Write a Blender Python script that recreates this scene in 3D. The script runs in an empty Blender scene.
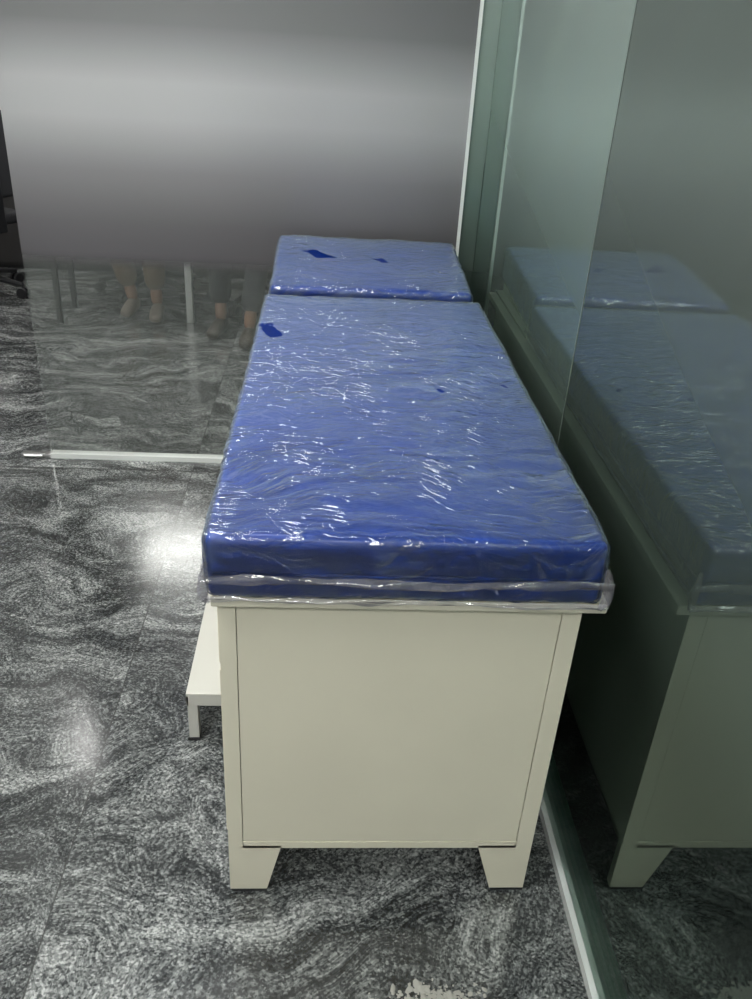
import bpy, bmesh, math, random
from mathutils import Vector, Matrix, noise
S=1.45
random.seed(4)
sc=bpy.context.scene
sc.view_settings.view_transform='Standard'
sc.view_settings.look='None'
col=sc.collection

# ------------------------------------------------------------ node helpers
def newmat(name):
    m=bpy.data.materials.new(name); m.use_nodes=True
    nt=m.node_tree
    for n in list(nt.nodes): nt.nodes.remove(n)
    out=nt.nodes.new('ShaderNodeOutputMaterial')
    return m,nt,out
def N(nt,t,ins=None,**kw):
    n=nt.nodes.new(t)
    for k,v in kw.items(): setattr(n,k,v)
    if ins:
        for k,v in ins.items():
            s=n.inputs[k]
            if isinstance(v,bpy.types.NodeSocket): nt.links.new(v,s)
            else: s.default_value=v
    return n
def MA(nt,op,a,b=None,c=None,clamp=False):
    n=nt.nodes.new('ShaderNodeMath'); n.operation=op; n.use_clamp=clamp
    for i,v in enumerate((a,b,c)):
        if v is None: continue
        if isinstance(v,bpy.types.NodeSocket): nt.links.new(v,n.inputs[i])
        else: n.inputs[i].default_value=v
    return n.outputs[0]
def ramp(nt,fac,stops):
    n=nt.nodes.new('ShaderNodeValToRGB'); nt.links.new(fac,n.inputs[0])
    cr=n.color_ramp
    while len(cr.elements)<len(stops): cr.elements.new(0.5)
    for e,(p,c) in zip(cr.elements,stops):
        e.position=p
        e.color=(c,c,c,1) if not hasattr(c,'__len__') else (*c,1)
    return n.outputs[0]
def mixc(nt,f,a,b,blend='MIX'):
    n=nt.nodes.new('ShaderNodeMix'); n.data_type='RGBA'; n.blend_type=blend
    for s,v in ((n.inputs[0],f),(n.inputs[6],a),(n.inputs[7],b)):
        if isinstance(v,bpy.types.NodeSocket): nt.links.new(v,s)
        else: s.default_value=v if not hasattr(v,'__len__') else (*v[:3],1)
    return n.outputs[2]
def pbr(name,c,rough=0.5,metal=0,bump=0,bscale=200,var=0.0,coat=0):
    m,nt,out=newmat(name)
    tc=N(nt,'ShaderNodeTexCoord').outputs['Object']
    nz=N(nt,'ShaderNodeTexNoise',{'Vector':tc,'Scale':6,'Detail':5})
    colr=mixc(nt,nz.outputs[0],[x*(1-var) for x in c],[min(1,x*(1+var)) for x in c])
    b=N(nt,'ShaderNodeBsdfPrincipled',{'Base Color':colr,'Roughness':rough,'Metallic':metal,'Coat Weight':coat})
    if bump:
        n2=N(nt,'ShaderNodeTexNoise',{'Vector':tc,'Scale':bscale,'Detail':3})
        bp=N(nt,'ShaderNodeBump',{'Height':n2.outputs[0],'Strength':bump,'Distance':0.002})
        nt.links.new(bp.outputs[0],b.inputs['Normal'])
    nt.links.new(b.outputs[0],out.inputs[0]); return m
def emis(name,c,s):
    m,nt,out=newmat(name)
    e=N(nt,'ShaderNodeEmission',{'Color':(*c,1),'Strength':s}); nt.links.new(e.outputs[0],out.inputs[0]); return m

# ------------------------------------------------------------ materials
cream=pbr('cream_powder_coat',(0.64,0.60,0.485),0.38,var=0.05,bump=0.05,bscale=400)
stepm=pbr('grey_white_powder_coat',(0.50,0.49,0.45),0.4,var=0.06,bump=0.05,bscale=400)
cream_d=pbr('groove_shadow_gap',(0.10,0.09,0.07),0.7)
blackp=pbr('black_plastic',(0.012,0.012,0.014),0.45)
blackf=pbr('black_fabric',(0.02,0.02,0.024),0.9)
chrome=pbr('brushed_steel',(0.6,0.6,0.6),0.3,metal=1)
alum=pbr('white_aluminium',(0.72,0.74,0.72),0.35,metal=0.2)
wallm=pbr('painted_wall',(0.55,0.55,0.54),0.8,var=0.03)
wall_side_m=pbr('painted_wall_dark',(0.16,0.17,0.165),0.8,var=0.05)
ceilm=pbr('ceiling_tile',(0.75,0.75,0.73),0.9)
lightm=emis('led_panel_diffuser',(0.98,1,0.97),30)
lightb=emis('led_panel_diffuser_far',(1,0.99,0.96),21)
lights=emis('led_panel_diffuser_side',(1,0.99,0.96),30)
debrism=pbr('plaster_crumbs',(0.34,0.33,0.30),0.9,var=0.3,bump=0.6,bscale=60)
deskm=pbr('desk_dark_laminate',(0.03,0.028,0.028),0.5)
skinm=pbr('skin',(0.24,0.13,0.08),0.55)
khaki=pbr('khaki_cloth',(0.11,0.075,0.045),0.9,var=0.15)
navy=pbr('dark_cloth',(0.012,0.013,0.018),0.9)
shirtm=pbr('shirt_cloth',(0.35,0.38,0.42),0.9)
hairm=pbr('black_hair',(0.01,0.009,0.008),0.6)
shoem=pbr('shoe_leather',(0.04,0.03,0.022),0.45)
shoel=pbr('shoe_light',(0.20,0.16,0.13),0.5)

def mat_floor():
    m,nt,out=newmat('polished_granite')
    g=N(nt,'ShaderNodeNewGeometry').outputs['Position']
    sx=N(nt,'ShaderNodeSeparateXYZ',{0:g})
    X,Y=sx.outputs[0],sx.outputs[1]
    tx=MA(nt,'DIVIDE',MA(nt,'ADD',X,0.33*S),1.6); ty=MA(nt,'DIVIDE',MA(nt,'SUBTRACT',Y,1.925*S),2.6)
    fx=MA(nt,'FLOOR',tx); fy=MA(nt,'FLOOR',ty)
    cell=N(nt,'ShaderNodeCombineXYZ',{0:fx,1:fy,2:0.0})
    wn=N(nt,'ShaderNodeTexWhiteNoise',{'Vector':cell.outputs[0]})
    off=N(nt,'ShaderNodeVectorMath',{0:wn.outputs['Color'],3:2.5},operation='SCALE')
    p=N(nt,'ShaderNodeVectorMath',{0:g,1:off.outputs[0]},operation='ADD').outputs[0]
    w=N(nt,'ShaderNodeTexNoise',{'Vector':p,'Scale':1.5,'Detail':3,'Roughness':0.55})
    wv=N(nt,'ShaderNodeVectorMath',{0:w.outputs['Color'],3:0.8},operation='SCALE')
    pw=N(nt,'ShaderNodeVectorMath',{0:p,1:wv.outputs[0]},operation='ADD').outputs[0]
    mp=N(nt,'ShaderNodeMapping',{'Vector':pw,'Rotation':(0,0,math.radians(-30)),'Scale':(2.4,8,1)})
    st=N(nt,'ShaderNodeTexNoise',{'Vector':mp.outputs[0],'Scale':1.3,'Detail':10,'Roughness':0.66})
    mp2=N(nt,'ShaderNodeMapping',{'Vector':pw,'Rotation':(0,0,math.radians(-30)),'Scale':(75,125,1)})
    sp=N(nt,'ShaderNodeTexNoise',{'Vector':mp2.outputs[0],'Scale':1.4,'Detail':3,'Roughness':0.7})
    sp2=N(nt,'ShaderNodeTexVoronoi',{'Vector':p,'Scale':240})
    sv=N(nt,'ShaderNodeSeparateColor',{0:sp2.outputs['Color']}).outputs[0]
    # broad irregular dark swirls
    mp3=N(nt,'ShaderNodeMapping',{'Vector':pw,'Rotation':(0,0,math.radians(-30)),'Scale':(1.6,5.5,1),'Location':(3,7,0)})
    dk=N(nt,'ShaderNodeTexNoise',{'Vector':mp3.outputs[0],'Scale':1.5,'Detail':4,'Roughness':0.6})
    dkr=MA(nt,'SUBTRACT',1.0,MA(nt,'MULTIPLY',MA(nt,'ABSOLUTE',MA(nt,'SUBTRACT',dk.outputs[0],0.5)),14.0),clamp=True)
    a=MA(nt,'MULTIPLY',MA(nt,'SUBTRACT',st.outputs[0],0.5),1.7)
    b=MA(nt,'MULTIPLY',MA(nt,'SUBTRACT',sp.outputs[0],0.5),1.35)
    c=MA(nt,'MULTIPLY',MA(nt,'SUBTRACT',sv,0.5),0.50)
    v=MA(nt,'ADD',MA(nt,'ADD',MA(nt,'ADD',a,b),c),0.5)
    v=MA(nt,'SUBTRACT',v,MA(nt,'MULTIPLY',dkr,0.22))
    colr=ramp(nt,v,[(0.0,(0.016,0.017,0.018)),(0.28,(0.042,0.045,0.047)),(0.50,(0.12,0.125,0.125)),(0.72,(0.235,0.243,0.24)),(1.0,(0.48,0.48,0.47))])
    br=MA(nt,'ADD',MA(nt,'MULTIPLY',wn.outputs['Value'],0.3),0.83)
    colr=mixc(nt,1.0,colr,N(nt,'ShaderNodeCombineColor',{0:br,1:br,2:br}).outputs[0],'MULTIPLY')
    ex=MA(nt,'LESS_THAN',MA(nt,'ABSOLUTE',MA(nt,'SUBTRACT',MA(nt,'FRACT',MA(nt,'ADD',tx,0.5)),0.5)),0.0010)
    ey=MA(nt,'LESS_THAN',MA(nt,'ABSOLUTE',MA(nt,'SUBTRACT',MA(nt,'FRACT',MA(nt,'ADD',ty,0.5)),0.5)),0.0012)
    e=MA(nt,'MAXIMUM',ex,ey)
    colr=mixc(nt,MA(nt,'MULTIPLY',e,0.8),colr,(0.03,0.03,0.03))
    d=N(nt,'ShaderNodeTexNoise',{'Vector':g,'Scale':2.3,'Detail':6,'Roughness':0.6})
    dm=MA(nt,'MULTIPLY',MA(nt,'SUBTRACT',d.outputs[0],0.45,clamp=True),0.5)
    colr=mixc(nt,dm,colr,(0.30,0.30,0.29))
    rg=MA(nt,'ADD',MA(nt,'MULTIPLY',d.outputs[0],0.12),0.09)
    bs=N(nt,'ShaderNodeBsdfPrincipled',{'Base Color':colr,'Roughness':rg,'IOR':1.6})
    nt.links.new(bs.outputs[0],out.inputs[0]); return m
floorm=mat_floor()

def mat_glass(name,tint,filmstops,z0,z1,ior,glossrough=0.01,gtint=(1,1,1),transl=0.3,haze=0.0,xvar=0.0,hazec=(0.5,0.54,0.52)):
    """clear tinted glass below, privacy film (light painted into its colour ramp) above z0..z1 (metres)"""
    m,nt,out=newmat(name)
    g=N(nt,'ShaderNodeNewGeometry').outputs['Position']
    sx=N(nt,'ShaderNodeSeparateXYZ',{0:g}); Z=sx.outputs[2]
    fr=N(nt,'ShaderNodeFresnel',{'IOR':ior})
    gl=N(nt,'ShaderNodeBsdfGlossy',{'Color':(*gtint,1),'Roughness':glossrough})
    tr=N(nt,'ShaderNodeBsdfTransparent',{'Color':(*tint,1)})
    hz=N(nt,'ShaderNodeBsdfDiffuse',{'Color':(*hazec,1)}); hz2=N(nt,'ShaderNodeBsdfTranslucent',{'Color':(*hazec,1)})
    hzm=N(nt,'ShaderNodeMixShader',{0:0.5,1:hz.outputs[0],2:hz2.outputs[0]})
    cl=N(nt,'ShaderNodeMixShader',{0:haze,1:tr.outputs[0],2:hzm.outputs[0]})
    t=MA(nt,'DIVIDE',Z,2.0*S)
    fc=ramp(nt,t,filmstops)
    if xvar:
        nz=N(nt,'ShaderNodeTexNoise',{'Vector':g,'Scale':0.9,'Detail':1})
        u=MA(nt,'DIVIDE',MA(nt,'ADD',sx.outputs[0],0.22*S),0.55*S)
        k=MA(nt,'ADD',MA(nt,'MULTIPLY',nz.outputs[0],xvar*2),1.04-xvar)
        k=MA(nt,'SUBTRACT',k,MA(nt,'MULTIPLY',MA(nt,'MINIMUM',MA(nt,'MULTIPLY',u,u),1.0),0.24))  # sideways light falloff painted into the film colour
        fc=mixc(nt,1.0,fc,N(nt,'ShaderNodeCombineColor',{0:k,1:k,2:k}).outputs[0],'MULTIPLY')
    df=N(nt,'ShaderNodeBsdfDiffuse',{'Color':fc}); tl=N(nt,'ShaderNodeBsdfTranslucent',{'Color':fc})
    fm=N(nt,'ShaderNodeMixShader',{0:transl,1:df.outputs[0],2:tl.outputs[0]})
    mr=N(nt,'ShaderNodeMapRange',{'Value':Z,'From Min':z0,'From Max':z1},interpolation_type='SMOOTHSTEP')
    body=N(nt,'ShaderNodeMixShader',{0:mr.outputs[0],1:cl.outputs[0],2:fm.outputs[0]})
    fin=N(nt,'ShaderNodeMixShader',{0:fr.outputs[0],1:body.outputs[0],2:gl.outputs[0]})
    nt.links.new(fin.outputs[0],out.inputs[0]); return m
back_glass=mat_glass('gradient_film_painted_glow',(0.98,0.99,0.98),
   [(0.25,(0.12,0.113,0.122)),(0.30,(0.17,0.162,0.172)),(0.355,(0.28,0.272,0.285)),(0.41,(0.50,0.50,0.508)),(0.445,(0.52,0.52,0.527)),(0.50,(0.24,0.24,0.245)),(0.6,(0.14,0.14,0.143))],  # blurred glow at mid height, darker ends, painted into the film colour
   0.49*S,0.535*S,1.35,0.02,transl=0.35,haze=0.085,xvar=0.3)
side_glass_far=mat_glass('green_film_glass',(0.84,0.92,0.88),  # lighter copy: stronger reflected light painted into the film colour
   [(0.26,(0.06,0.079,0.070)),(0.34,(0.09,0.122,0.106)),(0.45,(0.20,0.25,0.225)),(0.55,(0.24,0.28,0.26))],
   0.40*S,0.56*S,1.95,0.006,(0.76,0.93,0.86),transl=0.15,haze=0.04,hazec=(0.42,0.5,0.46))
side_glass_near=mat_glass('green_film_glass_near',(0.84,0.92,0.88),  # same film darkened: weaker reflected light painted into its colour
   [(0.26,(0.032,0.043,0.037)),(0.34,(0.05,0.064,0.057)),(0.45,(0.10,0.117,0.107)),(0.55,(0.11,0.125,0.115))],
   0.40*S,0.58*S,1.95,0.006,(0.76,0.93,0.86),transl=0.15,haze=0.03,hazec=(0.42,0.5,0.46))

def mat_vinyl():
    m,nt,out=newmat('royal_blue_rexine')
    tc=N(nt,'ShaderNodeTexCoord').outputs['Object']
    v=N(nt,'ShaderNodeTexVoronoi',{'Vector':tc,'Scale':450})
    bp=N(nt,'ShaderNodeBump',{'Height':v.outputs[0],'Strength':0.15,'Distance':0.001})
    b=N(nt,'ShaderNodeBsdfPrincipled',{'Base Color':(0.001,0.040,0.30,1),'Roughness':0.35,'Normal':bp.outputs[0]})
    nt.links.new(b.outputs[0],out.inputs[0]); return m
vinyl=mat_vinyl()
def mat_wrap(holes):
    m,nt,out=newmat('polythene_wrap')
    g=N(nt,'ShaderNodeNewGeometry').outputs['Position']
    w=N(nt,'ShaderNodeTexNoise',{'Vector':g,'Scale':3.0,'Detail':3})
    wv=N(nt,'ShaderNodeVectorMath',{0:w.outputs['Color'],3:0.30},operation='SCALE')
    p=N(nt,'ShaderNodeVectorMath',{0:g,1:wv.outputs[0]},operation='ADD').outputs[0]
    def ridge(rot,sc_,scale,k):
        m1=N(nt,'ShaderNodeMapping',{'Vector':p,'Rotation':(0,0,math.radians(rot)),'Scale':sc_})
        n1=N(nt,'ShaderNodeTexNoise',{'Vector':m1.outputs[0],'Scale':scale,'Detail':3,'Roughness':0.5})
        return n1.outputs[0],MA(nt,'SUBTRACT',1.0,MA(nt,'MULTIPLY',MA(nt,'ABSOLUTE',MA(nt,'SUBTRACT',n1.outputs[0],0.5)),k),clamp=True)
    n1,r1=ridge(12,(4,22,8),1.2,14)
    n2,r2=ridge(-28,(5,19,8),1.6,16)
    n3,r3=ridge(62,(4,15,8),1.3,20)
    a_=N(nt,'ShaderNodeTexNoise',{'Vector':g,'Scale':2.6,'Detail':2})
    am=N(nt,'ShaderNodeMapRange',{'Value':a_.outputs[0],'From Min':0.38,'From Max':0.60}).outputs[0]
    am=MA(nt,'ADD',MA(nt,'MULTIPLY',am,0.55),0.45)
    r1=MA(nt,'MULTIPLY',r1,am); r2=MA(nt,'MULTIPLY',r2,am); r3=MA(nt,'MULTIPLY',r3,am)
    h=MA(nt,'ADD',MA(nt,'ADD',MA(nt,'MULTIPLY',r1,0.5),MA(nt,'MULTIPLY',r2,0.4)),MA(nt,'ADD',MA(nt,'MULTIPLY',n1,0.9),MA(nt,'MULTIPLY',r3,0.25)))
    bp=N(nt,'ShaderNodeBump',{'Height':h,'Strength':0.8,'Distance':0.0075})
    gl=N(nt,'ShaderNodeBsdfGlossy',{'Color':(1,1,1,1),'Roughness':0.11,'Normal':bp.outputs[0]})
    tr=N(nt,'ShaderNodeBsdfTransparent',{'Color':(0.98,0.98,0.99,1)})
    df=N(nt,'ShaderNodeBsdfDiffuse',{'Color':(0.55,0.68,0.80,1),'Normal':bp.outputs[0]})
    hz=MA(nt,'ADD',MA(nt,'MULTIPLY',MA(nt,'MULTIPLY',r1,r1),0.12),0.015)
    lw=N(nt,'ShaderNodeLayerWeight',{'Blend':0.5})
    hz=MA(nt,'ADD',hz,MA(nt,'MULTIPLY',MA(nt,'POWER',lw.outputs['Facing'],3.0),0.40))
    a=N(nt,'ShaderNodeMixShader',{0:hz,1:tr.outputs[0],2:df.outputs[0]})
    fr=N(nt,'ShaderNodeFresnel',{'IOR':1.6,'Normal':bp.outputs[0]})
    b=N(nt,'ShaderNodeMixShader',{0:fr.outputs[0],1:a.outputs[0],2:gl.outputs[0]})
    nz=N(nt,'ShaderNodeTexNoise',{'Vector':g,'Scale':30,'Detail':3})
    sx=N(nt,'ShaderNodeSeparateXYZ',{0:g}); tot=None
    for (hx,hy,rx,ry) in holes:
        dx=MA(nt,'DIVIDE',MA(nt,'SUBTRACT',sx.outputs[0],hx*S),rx*S); dy=MA(nt,'DIVIDE',MA(nt,'SUBTRACT',sx.outputs[1],hy*S),ry*S)
        dd=MA(nt,'ADD',MA(nt,'ABSOLUTE',dx),MA(nt,'ABSOLUTE',MA(nt,'ADD',dy,MA(nt,'MULTIPLY',dx,0.8))))
        dd=MA(nt,'ADD',dd,MA(nt,'MULTIPLY',MA(nt,'SUBTRACT',nz.outputs[0],0.5),2.2))
        k=MA(nt,'LESS_THAN',dd,1.0)
        tot=k if tot is None else MA(nt,'MAXIMUM',tot,k)
    t2=N(nt,'ShaderNodeBsdfTransparent',{'Color':(0.6,0.6,0.66,1)})  # shadow inside the torn holes painted in as a dark tint
    f=N(nt,'ShaderNodeMixShader',{0:tot,1:b.outputs[0],2:t2.outputs[0]})
    nt.links.new(f.outputs[0],out.inputs[0]); return m
holes=[(-0.088,1.345,0.022,0.042),(-0.02,1.80,0.034,0.026),(0.115,1.77,0.016,0.014),(0.165,1.10,0.008,0.008),(0.262,1.13,0.006,0.007)]
wrap=mat_wrap(holes)
def mat_flap():
    m,nt,out=newmat('polythene_fold')
    g=N(nt,'ShaderNodeNewGeometry').outputs['Position']
    n=N(nt,'ShaderNodeTexNoise',{'Vector':g,'Scale':16,'Detail':4})
    bp=N(nt,'ShaderNodeBump',{'Height':n.outputs[0],'Strength':0.9,'Distance':0.01})
    gl=N(nt,'ShaderNodeBsdfGlossy',{'Color':(1,1,1,1),'Roughness':0.15,'Normal':bp.outputs[0]})
    tr=N(nt,'ShaderNodeBsdfTransparent',{'Color':(0.86,0.86,0.89,1)})
    df=N(nt,'ShaderNodeBsdfDiffuse',{'Color':(0.40,0.38,0.41,1)})
    a=N(nt,'ShaderNodeMixShader',{0:MA(nt,'MULTIPLY',MA(nt,'SUBTRACT',n.outputs[0],0.25,clamp=True),0.9),1:tr.outputs[0],2:df.outputs[0]})
    b=N(nt,'ShaderNodeMixShader',{0:0.08,1:a.outputs[0],2:gl.outputs[0]})
    nt.links.new(b.outputs[0],out.inputs[0]); return m
flapm=mat_flap()

# ------------------------------------------------------------ geometry helpers
def obj(name,bm,mats,parent=None,smooth=False):
    me=bpy.data.meshes.new(name); bm.to_mesh(me); bm.free()
    if not isinstance(mats,(list,tuple)): mats=[mats]
    for m in mats: me.materials.append(m)
    if smooth:
        for p in me.polygons: p.use_smooth=True
    o=bpy.data.objects.new(name,me); col.objects.link(o)
    if parent: o.parent=parent
    return o
def empty(name,loc=(0,0,0)):
    e=bpy.data.objects.new(name,None); e.location=loc; e.empty_display_size=0.1; col.objects.link(e); return e
def addbox(bm,x0,x1,y0,y1,z0,z1,k=S,bev=0,mi=0):
    r=bmesh.ops.create_cube(bm,size=1)
    vs=r['verts']
    for v in vs:
        v.co=Vector(((x0 if v.co.x<0 else x1)*k,(y0 if v.co.y<0 else y1)*k,(z0 if v.co.z<0 else z1)*k))
    fs={f for v in vs for f in v.link_faces}
    for f in fs: f.material_index=mi
    if bev:
        es={e for v in vs for e in v.link_edges}
        bmesh.ops.bevel(bm,geom=list(es),offset=bev,segments=2,affect='EDGES',profile=0.6)
def box(name,x0,x1,y0,y1,z0,z1,mat,parent=None,k=S,bev=0):
    bm=bmesh.new(); addbox(bm,x0,x1,y0,y1,z0,z1,k,bev); return obj(name,bm,mat,parent)
def addcyl(bm,p0,p1,r,seg=20,r2=None):
    p0,p1=Vector(p0),Vector(p1); d=p1-p0
    M=Matrix.Translation((p0+p1)/2)@d.to_track_quat('Z','Y').to_matrix().to_4x4()
    bmesh.ops.create_cone(bm,cap_ends=True,segments=seg,radius1=r,radius2=r if r2 is None else r2,depth=d.length,matrix=M)
def prism(bm,pts,y0,y1,k=S):
    a=[bm.verts.new((x*k,y0*k,z*k)) for x,z in pts]; b=[bm.verts.new((x*k,y1*k,z*k)) for x,z in pts]
    n=len(pts)
    bm.faces.new(a); bm.faces.new(b[::-1])
    for i in range(n): bm.faces.new((a[i],b[i],b[(i+1)%n],a[(i+1)%n]))
    bmesh.ops.recalc_face_normals(bm,faces=bm.faces[:])

# ------------------------------------------------------------ room shell (H units)
G=0.347; BY=1.985; CH=1.85
XL,XR,YN,YF=-2.6,2.2,-1.6,6.2
box('floor',XL,XR,YN,YF,-0.05,0,floorm)
box('ceiling',XL,XR,YN,YF,CH,CH+0.05,ceilm)
box('wall_left',XL-0.06,XL,YN,YF,0,CH,wallm)
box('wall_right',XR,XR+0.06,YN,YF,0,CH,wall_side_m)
box('wall_rear',XL,XR,YN-0.06,YN,0,CH,wallm)
box('wall_far',XL,XR,YF,YF+0.06,0,CH,wallm)

p=empty('glass_partition')
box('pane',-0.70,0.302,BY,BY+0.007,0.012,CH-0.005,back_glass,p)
box('bottom_channel',-0.70,G-0.009,BY-0.008,BY+0.015,0.0,0.013,alum,p)
box('end_profile',0.3005,0.3075,BY-0.006,BY+0.013,0.0,CH-0.005,alum,p)
box('corner_pane',0.308,G-0.001,BY,BY+0.007,0.014,CH-0.005,side_glass_far,p)
bm=bmesh.new()
addbox(bm,-0.775,-0.70,BY-0.006,BY+0.013,0.0,0.010,bev=0.003)
addcyl(bm,(-0.765*S,BY*S-0.015,0.010),(-0.72*S,BY*S-0.015,0.010),0.006)
obj('floor_bolt',bm,chrome,p)
p2=empty('glass_partition')
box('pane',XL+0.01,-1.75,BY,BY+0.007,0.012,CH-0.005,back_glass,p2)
box('bottom_channel',XL+0.01,-1.75,BY-0.008,BY+0.015,0.0,0.013,alum,p2)

q=empty('side_glass_partition')
J=1.10
box('pane_far',G,G+0.007,J+0.001,3.4,0.012,CH-0.005,side_glass_far,q)
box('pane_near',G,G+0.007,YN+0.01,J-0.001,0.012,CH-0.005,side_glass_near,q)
box('joint_gasket',G-0.0006,G+0.0076,J-0.0012,J+0.0012,0.012,CH-0.005,pbr('gasket',(0.1,0.12,0.11),0.4),q)
box('bottom_channel',G-0.008,G+0.012,YN+0.01,3.4,0.0,0.014,alum,q)

def led(x,y,w,d,m):
    e=empty('ceiling_led_panel',(0,0,0))
    box('diffuser',x-w,x+w,y-d,y+d,CH-0.012,CH-0.006,m,e)
    bm=bmesh.new()
    for a in ((x-w-0.015,x-w,y-d-0.015,y+d+0.015),(x+w,x+w+0.015,y-d-0.015,y+d+0.015),(x-w,x+w,y-d-0.015,y-d),(x-w,x+w,y+d,y+d+0.015)):
        addbox(bm,*a,CH-0.014,CH-0.0005)
    obj('frame',bm,alum,e)
for (x,y) in ((-0.75,0.25),(-0.35,1.25),(-1.5,1.1),(-0.05,-0.75),(-1.2,-0.75)): led(x,y,0.21,0.21,lightm)
for (x,y) in ((-0.85,4.4),(-0.85,2.9),(0.0,3.1),(0.3,5.2),(-2.25,3.0)): led(x,y,0.21,0.21,lightb)
for (x,y) in ((1.0,1.0),(1.1,2.3)): led(x,y,0.21,0.21,lights)

# ------------------------------------------------------------ examination couch
couch=empty('examination_couch')
F=0.7207; B=1.955; L=-0.105; R=0.287
bm=bmesh.new()
zt=0.474; zb=0.086
t=0.012
def endframe(y0,y1):
    prism(bm,[(L,0.006),(L+0.048,0.006),(L+0.066,zb),(L+0.066,zb+0.004),(L+0.020,zb+0.004),(L+0.018,zb+0.012),(L+0.018,zt),(L,zt)],y0,y1)
    prism(bm,[(R,0.006),(R,zt),(R-0.021,zt),(R-0.021,zb+0.012),(R-0.023,zb+0.004),(R-0.070,zb+0.004),(R-0.070,zb),(R-0.046,0.006)],y0,y1)
    addbox(bm,L+0.018,R-0.021,y0,y1,zb,zb+0.011)
    addbox(bm,L+0.018,R-0.021,y0,y1,zt-0.008,zt)
endframe(F,F+t); endframe(B-t,B)
obj('end_frames',bm,cream,couch)
bm=bmesh.new()
addbox(bm,L+0.0188,R-0.0218,F+0.0008,F+t-0.001,zb+0.0118,zt-0.0088,bev=0.001)
addbox(bm,L+0.0188,R-0.0218,B-t+0.001,B-0.001,zb+0.0118,zt-0.0088,bev=0.001)
obj('end_panels',bm,cream,couch)
bm=bmesh.new()
addbox(bm,L+0.017,R-0.02,F+0.006,F+t-0.0005,zb+0.010,zt-0.007)
obj('panel_gap',bm,cream_d,couch)
bm=bmesh.new()
addbox(bm,L,L+0.006,F+t,B-t,zb,zt); addbox(bm,R-0.006,R,F+t,B-t,zb,zt)
addbox(bm,L,R,F+t,B-t,zb,zb+0.006)
obj('cabinet_body',bm,cream,couch)
bm=bmesh.new()
n=3; seg=(B-F-2*t)/n
for i in range(n):
    y0=F+t+i*seg+0.006; y1=y0+seg-0.012
    addbox(bm,L-0.004,L+0.001,y0,y1,zb+0.012,zt-0.11,bev=0.002)
    addbox(bm,L-0.004,L+0.001,y0,y1,zt-0.10,zt-0.012,bev=0.002)
obj('doors_and_drawers',bm,cream,couch)
bm=bmesh.new()
for i in range(n):
    yc=F+t+(i+0.5)*seg
    for z in (zt-0.055,zt-0.16):
        for s in (-0.03,0.03): addcyl(bm,((L-0.004)*S,(yc+s)*S,z*S),((L-0.018)*S,(yc+s)*S,z*S),0.004,10)
        addcyl(bm,((L-0.018)*S,(yc-0.033)*S,z*S),((L-0.018)*S,(yc+0.033)*S,z*S),0.005,10)
obj('handles',bm,chrome,couch)
bm=bmesh.new()
for x0,x1 in ((L+0.002,L+0.046),(R-0.044,R-0.002)):
    for y0,y1 in ((F+0.001,F+0.03),(B-0.03,B-0.001)): addbox(bm,x0,x1,y0,y1,0,0.007)
obj('foot_caps',bm,blackp,couch)
bm=bmesh.new()
addbox(bm,L-0.006,R+0.022,F-0.012,B,zt,0.487,bev=0.003)
obj('top_frame',bm,cream,couch)

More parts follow.
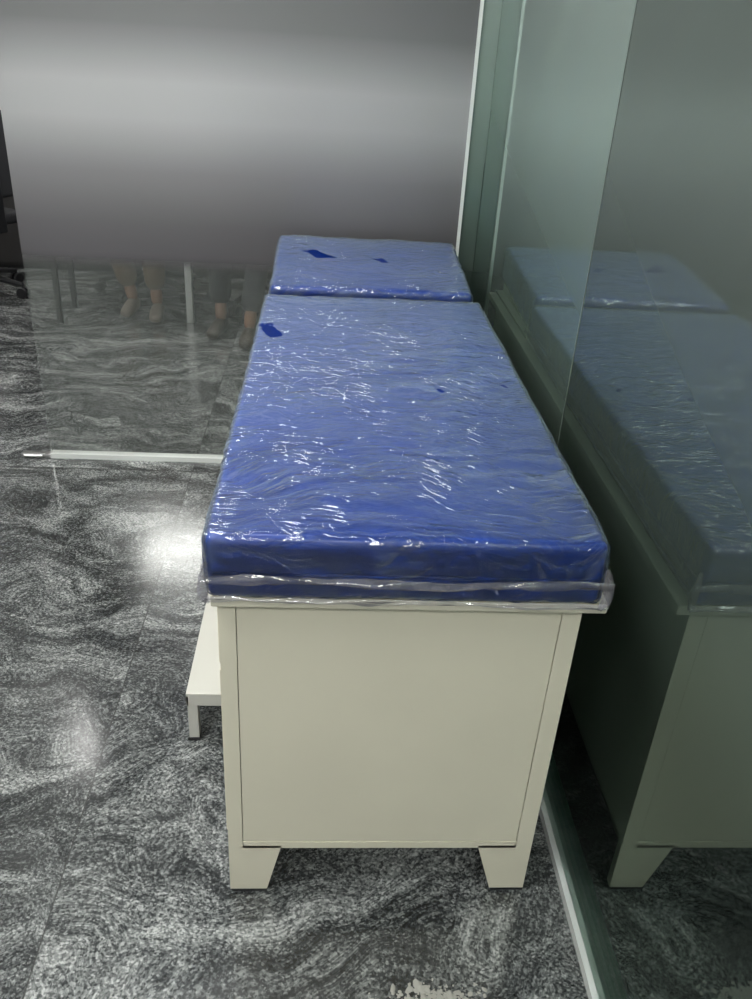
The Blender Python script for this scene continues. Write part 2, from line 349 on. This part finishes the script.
def pad(name,x0,x1,y0,y1,z0,z1,r,amp,off,mat,parent,seed,wr=0.0,res=0.012,pivot=None,tilt=0):
    x0,x1,y0,y1,z0,z1=[v*S for v in (x0,x1,y0,y1,z0,z1)]
    x0-=off;x1+=off;y0-=off;y1+=off;z1+=off
    lx,ly,lz=x1-x0,y1-y0,z1-z0
    nx,ny,nz=max(4,int(lx/res)),max(4,int(ly/res)),max(6,int(lz/res*1.3))
    bm=bmesh.new(); vm={}
    def V(i,j,k):
        if (i,j,k) not in vm:
            def es(t,l):
                e=min(0.3,r*2.2/l)
                nn=0.16
                if t<nn: return t/nn*e
                if t>1-nn: return 1-(1-t)/nn*e
                return e+(t-nn)/(1-2*nn)*(1-2*e)
            p=Vector((x0+lx*es(i/nx,lx),y0+ly*es(j/ny,ly),z0+lz*k/nz))
            rr=r
            c=Vector((min(max(p.x,x0+rr),x1-rr),min(max(p.y,y0+rr),y1-rr),min(max(p.z,z0+rr),z1-rr)))
            d=p-c
            nrm=d.normalized() if d.length>1e-6 else Vector((0,0,1))
            if d.length>1e-6: p=c+nrm*min(rr,d.length)
            u=(p.x-(x0+x1)/2)/(lx/2); v=(p.y-(y0+y1)/2)/(ly/2)
            top=max(0,(p.z-z0)/lz)
            if top>0.6: p.z+=0.004*(1-u**4)*(1-v**6)*(top-0.6)/0.4
            q=p+Vector((seed,0,0))
            w=noise.noise(q*5)*amp
            if wr:
                a=noise.noise(Vector((q.x*5+noise.noise(q*3)*2,q.y*14+noise.noise(q*4)*3,q.z*10)))
                w+=wr*(1-min(1,abs(a)*4))*0.7+wr*0.25*noise.noise(q*30)
            p=p+nrm*w
            if pivot is not None:
                py,pz=pivot[0]*S,pivot[1]*S
                dy,dz=p.y-py,p.z-pz
                p.y=py+dy*math.cos(tilt)-dz*math.sin(tilt); p.z=pz+dy*math.sin(tilt)+dz*math.cos(tilt)
            vm[(i,j,k)]=bm.verts.new(p)
        return vm[(i,j,k)]
    for i in range(nx):
        for j in range(ny):
            for k in (0,nz):
                f=[V(i,j,k),V(i+1,j,k),V(i+1,j+1,k),V(i,j+1,k)]; bm.faces.new(f if k else f[::-1])
    for i in range(nx):
        for k in range(nz):
            for j in (0,ny):
                f=[V(i,j,k),V(i+1,j,k),V(i+1,j,k+1),V(i,j,k+1)]; bm.faces.new(f[::-1] if j else f)
    for j in range(ny):
        for k in range(nz):
            for i in (0,nx):
                f=[V(i,j,k),V(i,j+1,k),V(i,j+1,k+1),V(i,j,k+1)]; bm.faces.new(f if i else f[::-1])
    return obj(name,bm,mat,parent,True)
ML,MR=-0.1135,0.296; MY0,MY1=0.703,1.578
pad('mattress',ML,MR,MY0,MY1,0.489,0.563,0.013,0.002,0,vinyl,couch,1)
pad('mattress_wrap',ML,MR,MY0,MY1,0.489,0.563,0.015,0.002,0.0035,wrap,couch,1,wr=0.003,res=0.008)
tilt=math.radians(4.3)
box('head_flap',L+0.002,R+0.006,1.60,1.95,0.489,0.494,cream,couch)
pad('head_mattress',-0.107,0.285,1.605,1.948,0.497,0.572,0.014,0.002,0,vinyl,couch,5,pivot=(1.598,0.497),tilt=tilt)
pad('head_mattress_wrap',-0.107,0.285,1.605,1.948,0.497,0.572,0.016,0.002,0.0035,wrap,couch,5,wr=0.003,res=0.008,pivot=(1.598,0.497),tilt=tilt)
bm=bmesh.new()
for x in (L+0.01,R-0.016):
    a=[(1.62,0.494),(1.945,0.494),(1.945,0.522),(1.62,0.4975)]
    v0=[bm.verts.new((x*S,y*S,z*S)) for y,z in a]; v1=[bm.verts.new(((x+0.006)*S,y*S,z*S)) for y,z in a]
    bm.faces.new(v0); bm.faces.new(v1[::-1])
    for i in range(4): bm.faces.new((v0[i],v1[i],v1[(i+1)%4],v0[(i+1)%4]))
bmesh.ops.recalc_face_normals(bm,faces=bm.faces[:])
obj('head_supports',bm,cream,couch)
def piping(name,pts,r,mat,parent,cyclic=True):
    cu=bpy.data.curves.new(name,'CURVE'); cu.dimensions='3D'; cu.bevel_depth=r; cu.bevel_resolution=2
    s=cu.splines.new('POLY'); s.points.add(len(pts)-1)
    for sp,p in zip(s.points,pts): sp.co=(*p,1)
    s.use_cyclic_u=cyclic
    cu.materials.append(mat)
    o=bpy.data.objects.new(name,cu); col.objects.link(o); o.parent=parent; return o
zp=0.520
piping('piping',[(x*S,y*S,zp*S) for x,y in ((ML+0.009,MY0),(MR-0.009,MY0),(MR,MY0+0.009),(MR,MY1-0.009),(MR-0.009,MY1),(ML+0.009,MY1),(ML,MY1-0.009),(ML,MY0+0.009))],0.003,vinyl,couch)
def ribbon(name,path,mat,parent,seed):
    bm=bmesh.new(); rows=[]
    for i,(x,y,z,w) in enumerate(path):
        row=[]
        for j in range(6):
            v=j/5
            q=Vector((x*9+seed,y*9,v*1.5))
            nx=0.006*noise.noise(q*3); nz=0.004*noise.noise(q*5+Vector((9,0,0)))
            out=0.003+0.010*math.sin(v*math.pi)*(.5+noise.noise(q*2))
            dirx,diry=(0,-1) if y<MY0+0.002 else ((1,0) if x>0 else (-1,0))
            row.append(bm.verts.new((x*S+dirx*out+nx,y*S+diry*out+nx*0.3,z*S-(v-0.5)*w*S+nz)))
        rows.append(row)
    for a,b in zip(rows,rows[1:]):
        for j in range(5): bm.faces.new((a[j],a[j+1],b[j+1],b[j]))
    return obj(name,bm,mat,parent,True)
path=[]
for i in range(70):
    u=i/69; x=ML-0.004+(MR-ML+0.012)*u
    path.append((x,MY0-0.006,0.517+0.002*math.sin(u*9),0.010+0.003*math.sin(u*17)))
ribbon('wrap_fold_front',path,flapm,couch,2)
path=[]
for i in range(90):
    u=i/89; x=ML-0.004+(MR-ML+0.010)*u
    w=0.006+0.003*noise.noise(Vector((u*14,1,0)))
    path.append((x,MY0-0.003,0.494-w*0.3,w))
ribbon('wrap_hem_front',path,flapm,couch,12)
def cornerflap(name,cx,cy,sx,seed):
    bm=bmesh.new(); rows=[]
    for i in range(12):
        a=i/11
        row=[]
        for j in range(10):
            v=j/9
            z=0.484+v*0.050
            out=(0.006+0.012*math.sin(v*math.pi)*(1-v*0.4))*(1-abs(a-0.5)*1.4)
            ang=math.radians(-90+ (90*a if sx>0 else -90*a))
            q=Vector((a*3+seed,v*3,0))
            r=out+0.005*noise.noise(q*2)
            row.append(bm.verts.new(((cx+math.cos(ang)*r)*S,(cy+math.sin(ang)*r)*S,z*S+0.006*noise.noise(q*3))))
        rows.append(row)
    for a,b in zip(rows,rows[1:]):
        for j in range(9): bm.faces.new((a[j],a[j+1],b[j+1],b[j]))
    obj(name,bm,flapm,couch,True)
cornerflap('wrap_corner_right',MR-0.001,MY0+0.002,1,3)
cornerflap('wrap_corner_left',ML+0.003,MY0+0.002,-1,8)
path=[(MR+0.004,MY0+0.01+0.86*i/60,0.515,0.012) for i in range(61)]
ribbon('wrap_fold_right',path,flapm,couch,7)

# ------------------------------------------------------------ step stool
st=empty('step_stool')
x0,x1,y0,y1=-0.200,-0.112,0.992,1.27; h=0.097
bm=bmesh.new()
addbox(bm,x0,x1,y0,y1,h-0.006,h,bev=0.002)
addbox(bm,x0,x1,y0,y0+0.004,h-0.024,h-0.005,bev=0.001)
addbox(bm,x0,x1,y1-0.004,y1,h-0.024,h-0.005,bev=0.001)
addbox(bm,x0,x0+0.004,y0,y1,h-0.024,h-0.005,bev=0.001)
obj('tread',bm,stepm,st)
bm=bmesh.new()
e_=0.0012
for yy in (y0+e_,y1-0.018-e_):
    addbox(bm,x0+e_,x0+0.017,yy,yy+0.018,0.003,h-0.007,bev=0.001)
    addbox(bm,x1-0.017,x1-e_,yy,yy+0.018,0.003,h-0.007,bev=0.001)
addbox(bm,x0+0.004,x0+0.009,y0+0.01,y1-0.01,0.02,0.03)
obj('legs',bm,stepm,st)
bm=bmesh.new()
for yy in (y0,y1-0.018):
    addbox(bm,x0-0.001,x0+0.018,yy-0.001,yy+0.019,0,0.005); addbox(bm,x1-0.018,x1+0.001,yy-0.001,yy+0.019,0,0.005)
obj('foot_caps',bm,blackp,st)

# ------------------------------------------------------------ debris on floor (plaster smear with fine crumbs)
bm=bmesh.new()
for i in range(220):
    cx,cy=0.15+random.gauss(0,0.026),0.576+random.gauss(0,0.009)
    r=random.uniform(0.001,0.0042) if i>16 else random.uniform(0.004,0.008)
    M=Matrix.Translation((cx*S,cy*S,r*0.3))@Matrix.Rotation(random.random()*6,4,'Z')@Matrix.Diagonal((1.2,random.uniform(.5,1),0.35,1))
    rr=bmesh.ops.create_icosphere(bm,subdivisions=2,radius=r,matrix=M)
    for v in rr['verts']: v.co+=Vector((noise.noise(v.co*300),noise.noise(v.co*310+Vector((4,0,0))),0))*r*0.5
obj('plaster_debris',bm,debrism)

# ------------------------------------------------------------ office furniture behind the glass
def office_chair(x,y,ang):
    e=empty('office_chair',(x*S,y*S,0)); e.rotation_euler=(0,0,ang)
    bm=bmesh.new()
    for i in range(5):
        a=i*2*math.pi/5
        c,s=math.cos(a),math.sin(a)
        addcyl(bm,(0.03*c,0.03*s,0.12),(0.30*c,0.30*s,0.075),0.022,10,0.014)
        for sd in (-0.018,0.018):
            px,py=0.30*c-s*sd,0.30*s+c*sd
            addcyl(bm,(px-s*0.009,py+c*0.009,0.03),(px+s*0.009,py-c*0.009,0.03),0.03,16)
        addcyl(bm,(0.30*c,0.30*s,0.03),(0.30*c,0.30*s,0.08),0.008,8)
    addcyl(bm,(0,0,0.10),(0,0,0.28),0.03,16); 
    obj('star_base',bm,blackp,e)
    bm=bmesh.new(); addcyl(bm,(0,0,0.28),(0,0,0.42),0.016,16); obj('gas_lift',bm,chrome,e)
    bm=bmesh.new(); addbox(bm,-0.25,0.25,-0.23,0.25,0.40,0.465,k=1,bev=0.025); obj('seat',bm,blackf,e,True)
    bm=bmesh.new(); addbox(bm,-0.22,0.22,-0.29,-0.24,0.56,1.0,k=1,bev=0.02); obj('backrest',bm,blackf,e,True)
    bm=bmesh.new()
    addbox(bm,-0.03,0.03,-0.31,-0.28,0.40,0.8,k=1,bev=0.006); addbox(bm,-0.03,0.03,-0.31,-0.1,0.385,0.41,k=1,bev=0.006)
    obj('spine',bm,blackp,e)
    return e
def person(x,y,ang,pants,shoe,knees,ankles):
    e=empty('seated_person',(x*S,y*S,0)); e.rotation_euler=(0,0,ang)
    def skin(name,verts,edges,rad,mat,root=0):
        me=bpy.data.meshes.new(name); me.from_pydata(verts,edges,[]); me.materials.append(mat)
        o=bpy.data.objects.new(name,me); col.objects.link(o); o.parent=e
        m=o.modifiers.new('skin','SKIN'); m.use_smooth_shade=True
        for i,r in enumerate(rad):
            d=me.skin_vertices[0].data[i]; d.radius=(r,r) if not hasattr(r,'__len__') else r
            d.use_root=(i==root)
        s=o.modifiers.new('sub','SUBSURF'); s.levels=2; s.render_levels=2
        return o
    v=[(0,0,0.57),(0,0.02,0.66)];ed=[(0,1)];r=[(0.13,0.11),(0.13,0.11)]
    for s,k,a in ((-1,knees[0],ankles[0]),(1,knees[1],ankles[1])):
        b=len(v); K=Vector(k);A=Vector(a)
        M=K.lerp(A,0.35); C=K.lerp(A,0.88)
        v+=[(s*0.10,0.05,0.55),tuple(K),tuple(M),tuple(C)]
        ed+=[(0,b),(b,b+1),(b+1,b+2),(b+2,b+3)]; r+=[0.085,0.070,0.066,0.062]
    skin('trousers',v,ed,r,pants)
    for s,k,a in ((-1,knees[0],ankles[0]),(1,knees[1],ankles[1])):
        K=Vector(k);A=Vector(a)
        skin('ankle',[tuple(K.lerp(A,0.8)),tuple(A+Vector((0,0,-0.03)))],[(0,1)],[0.036,0.032],skinm)
        skin('shoe',[(A.x,A.y-0.05,0.04),(A.x,A.y+0.02,0.05),(A.x+s*.01,A.y+0.11,0.036),(A.x+s*.015,A.y+0.17,0.030)],[(0,1),(1,2),(2,3)],[(0.034,0.036),(0.038,0.045),(0.042,0.032),(0.034,0.026)],shoe,1)
    v=[(0,0.0,0.64),(0,-0.02,0.82),(0,-0.01,1.0),(0,0,1.08)];ed=[(0,1),(1,2),(2,3)];r=[(0.15,0.12),(0.155,0.115),(0.14,0.10),(0.06,0.06)]
    for s in (-1,1):
        b=len(v); v+=[(s*0.19,0,1.02),(s*0.235,0.03,0.82),(s*0.2,0.22,0.80)]
        ed+=[(2,b),(b,b+1),(b+1,b+2)]; r+=[0.06,0.045,0.036]
    skin('shirt',v,ed,r,shirtm)
    for s in (-1,1):
        hx,hy,hz=s*0.2,0.22,0.80
        skin('palm',[(hx,hy,hz),(hx,hy+0.05,hz-0.01),(hx,hy+0.10,hz-0.015)],[(0,1),(1,2)],[0.026,(0.032,0.016),(0.036,0.014)],skinm)
        for k,ln in enumerate((0.062,0.072,0.068,0.052)):
            fx=hx+(k-1.5)*0.019
            skin('finger',[(fx,hy+0.10,hz-0.013),(fx,hy+0.10+ln*0.55,hz-0.014),(fx,hy+0.10+ln,hz-0.03)],[(0,1),(1,2)],[0.009,0.0085,0.007],skinm)
        skin('thumb',[(hx-s*0.02,hy+0.045,hz-0.01),(hx-s*0.048,hy+0.075,hz-0.02),(hx-s*0.052,hy+0.105,hz-0.025)],[(0,1),(1,2)],[0.012,0.010,0.008],skinm)
    skin('neck',[(0,0,1.05),(0,0.01,1.16)],[(0,1)],[0.055,0.052],skinm)
    bm=bmesh.new(); bmesh.ops.create_uvsphere(bm,u_segments=32,v_segments=24,radius=1)
    for q in bm.verts:
        c=q.co.copy(); 
        jaw=1-0.28*max(0,-c.z)
        q.co=Vector((c.x*0.075*jaw,c.y*0.095*jaw+0.012,c.z*0.115+1.245))
        d=math.exp(-((c.x/0.16)**2+((c.z+0.12)/0.2)**2))
        if c.y>0.5: q.co.y+=0.02*d
    obj('head',bm,skinm,e,True)
    bm=bmesh.new(); bmesh.ops.create_uvsphere(bm,u_segments=32,v_segments=24,radius=1)
    bmesh.ops.delete(bm,geom=[q for q in bm.verts if q.co.z<(-0.35 if q.co.y<0 else 0.42)],context='VERTS')
    for q in bm.verts: q.co=Vector((q.co.x*0.081,q.co.y*0.101+0.008,q.co.z*0.121+1.248))
    obj('hair',bm,hairm,e,True)
    bm=bmesh.new()
    for s in (-1,1):
        bmesh.ops.create_uvsphere(bm,u_segments=12,v_segments=8,radius=0.011,matrix=Matrix.Translation((s*0.03,0.098,1.25)))
    obj('eyes',bm,pbr('eye_dark',(0.03,0.02,0.02),0.2),e,True)
    bm=bmesh.new()
    for s in (-1,1):
        bmesh.ops.create_uvsphere(bm,u_segments=12,v_segments=8,radius=1,matrix=Matrix.Translation((s*0.076,0.01,1.24))@Matrix.Diagonal((0.008,0.018,0.03,1)))
    bmesh.ops.create_uvsphere(bm,u_segments=12,v_segments=8,radius=1,matrix=Matrix.Translation((0,0.098,1.185))@Matrix.Diagonal((0.025,0.01,0.007,1)))
    obj('ears_and_mouth',bm,skinm,e,True)
    return e
office_chair(-0.74,3.55,math.radians(180))
person(-0.74,3.53,math.radians(180),khaki,shoel,[(-0.11,0.42,0.52),(0.10,0.42,0.52)],[(-0.13,0.44,0.09),(0.02,0.36,0.09)])
office_chair(-0.27,3.46,math.radians(172))
person(-0.27,3.45,math.radians(172),navy,shoem,[(-0.11,0.45,0.52),(0.12,0.45,0.52)],[(-0.09,0.70,0.09),(0.09,0.58,0.09)])
office_chair(-1.42,3.45,math.radians(60))
d=empty('office_desk')
box('desk_top',-1.02,0.1,3.02,3.38,0.505,0.52,deskm,d,bev=0.004)
bm=bmesh.new()
for x in (-1.0,0.05):
    addbox(bm,x,x+0.02,3.10,3.12,0,0.505,bev=0.003); addbox(bm,x,x+0.02,3.30,3.32,0,0.505,bev=0.003); addbox(bm,x,x+0.02,3.10,3.32,0.49,0.505)
obj('end_legs',bm,blackp,d)
bm=bmesh.new()
x=-0.53
addbox(bm,x,x+0.026,3.16,3.19,0,0.505,bev=0.003)
obj('centre_leg',bm,chrome,d)
cbt=empty('storage_cabinet')
box('carcass',-1.95,0.25,3.86,4.1,0.015,0.52,deskm,cbt,bev=0.004)
bm=bmesh.new()
for i in range(6): addbox(bm,-1.94+i*0.364,-1.94+i*0.364+0.356,3.852,3.861,0.03,0.51,bev=0.003)
obj('doors',bm,deskm,cbt)
box('plinth',-1.94,0.24,3.87,4.09,0.0,0.016,blackp,cbt)

# ------------------------------------------------------------ world + camera
w=bpy.data.worlds.new('world'); sc.world=w; w.use_nodes=True
w.node_tree.nodes['Background'].inputs[0].default_value=(0.5,0.52,0.55,1)
w.node_tree.nodes['Background'].inputs[1].default_value=0.3
f=834.0
Yc=Vector((-43,-465,f)).normalized(); Dn=Vector((-96,1505,f)).normalized()
Dn=(Dn-Yc*Dn.dot(Yc)).normalized(); Zc=-Dn; Xc=Yc.cross(Zc)
right=Vector((Xc.x,Yc.x,Zc.x)); up=-Vector((Xc.y,Yc.y,Zc.y)); back=-Vector((Xc.z,Yc.z,Zc.z))
cam=bpy.data.cameras.new('camera'); co=bpy.data.objects.new('camera',cam); col.objects.link(co)
M=Matrix((right,up,back)).transposed().to_4x4(); M.translation=Vector((0,0,S)); co.matrix_world=M
cam.sensor_fit='VERTICAL'; cam.sensor_height=36; cam.sensor_width=27.1; cam.lens=f/999*36
cam.clip_start=0.01
sc.camera=co
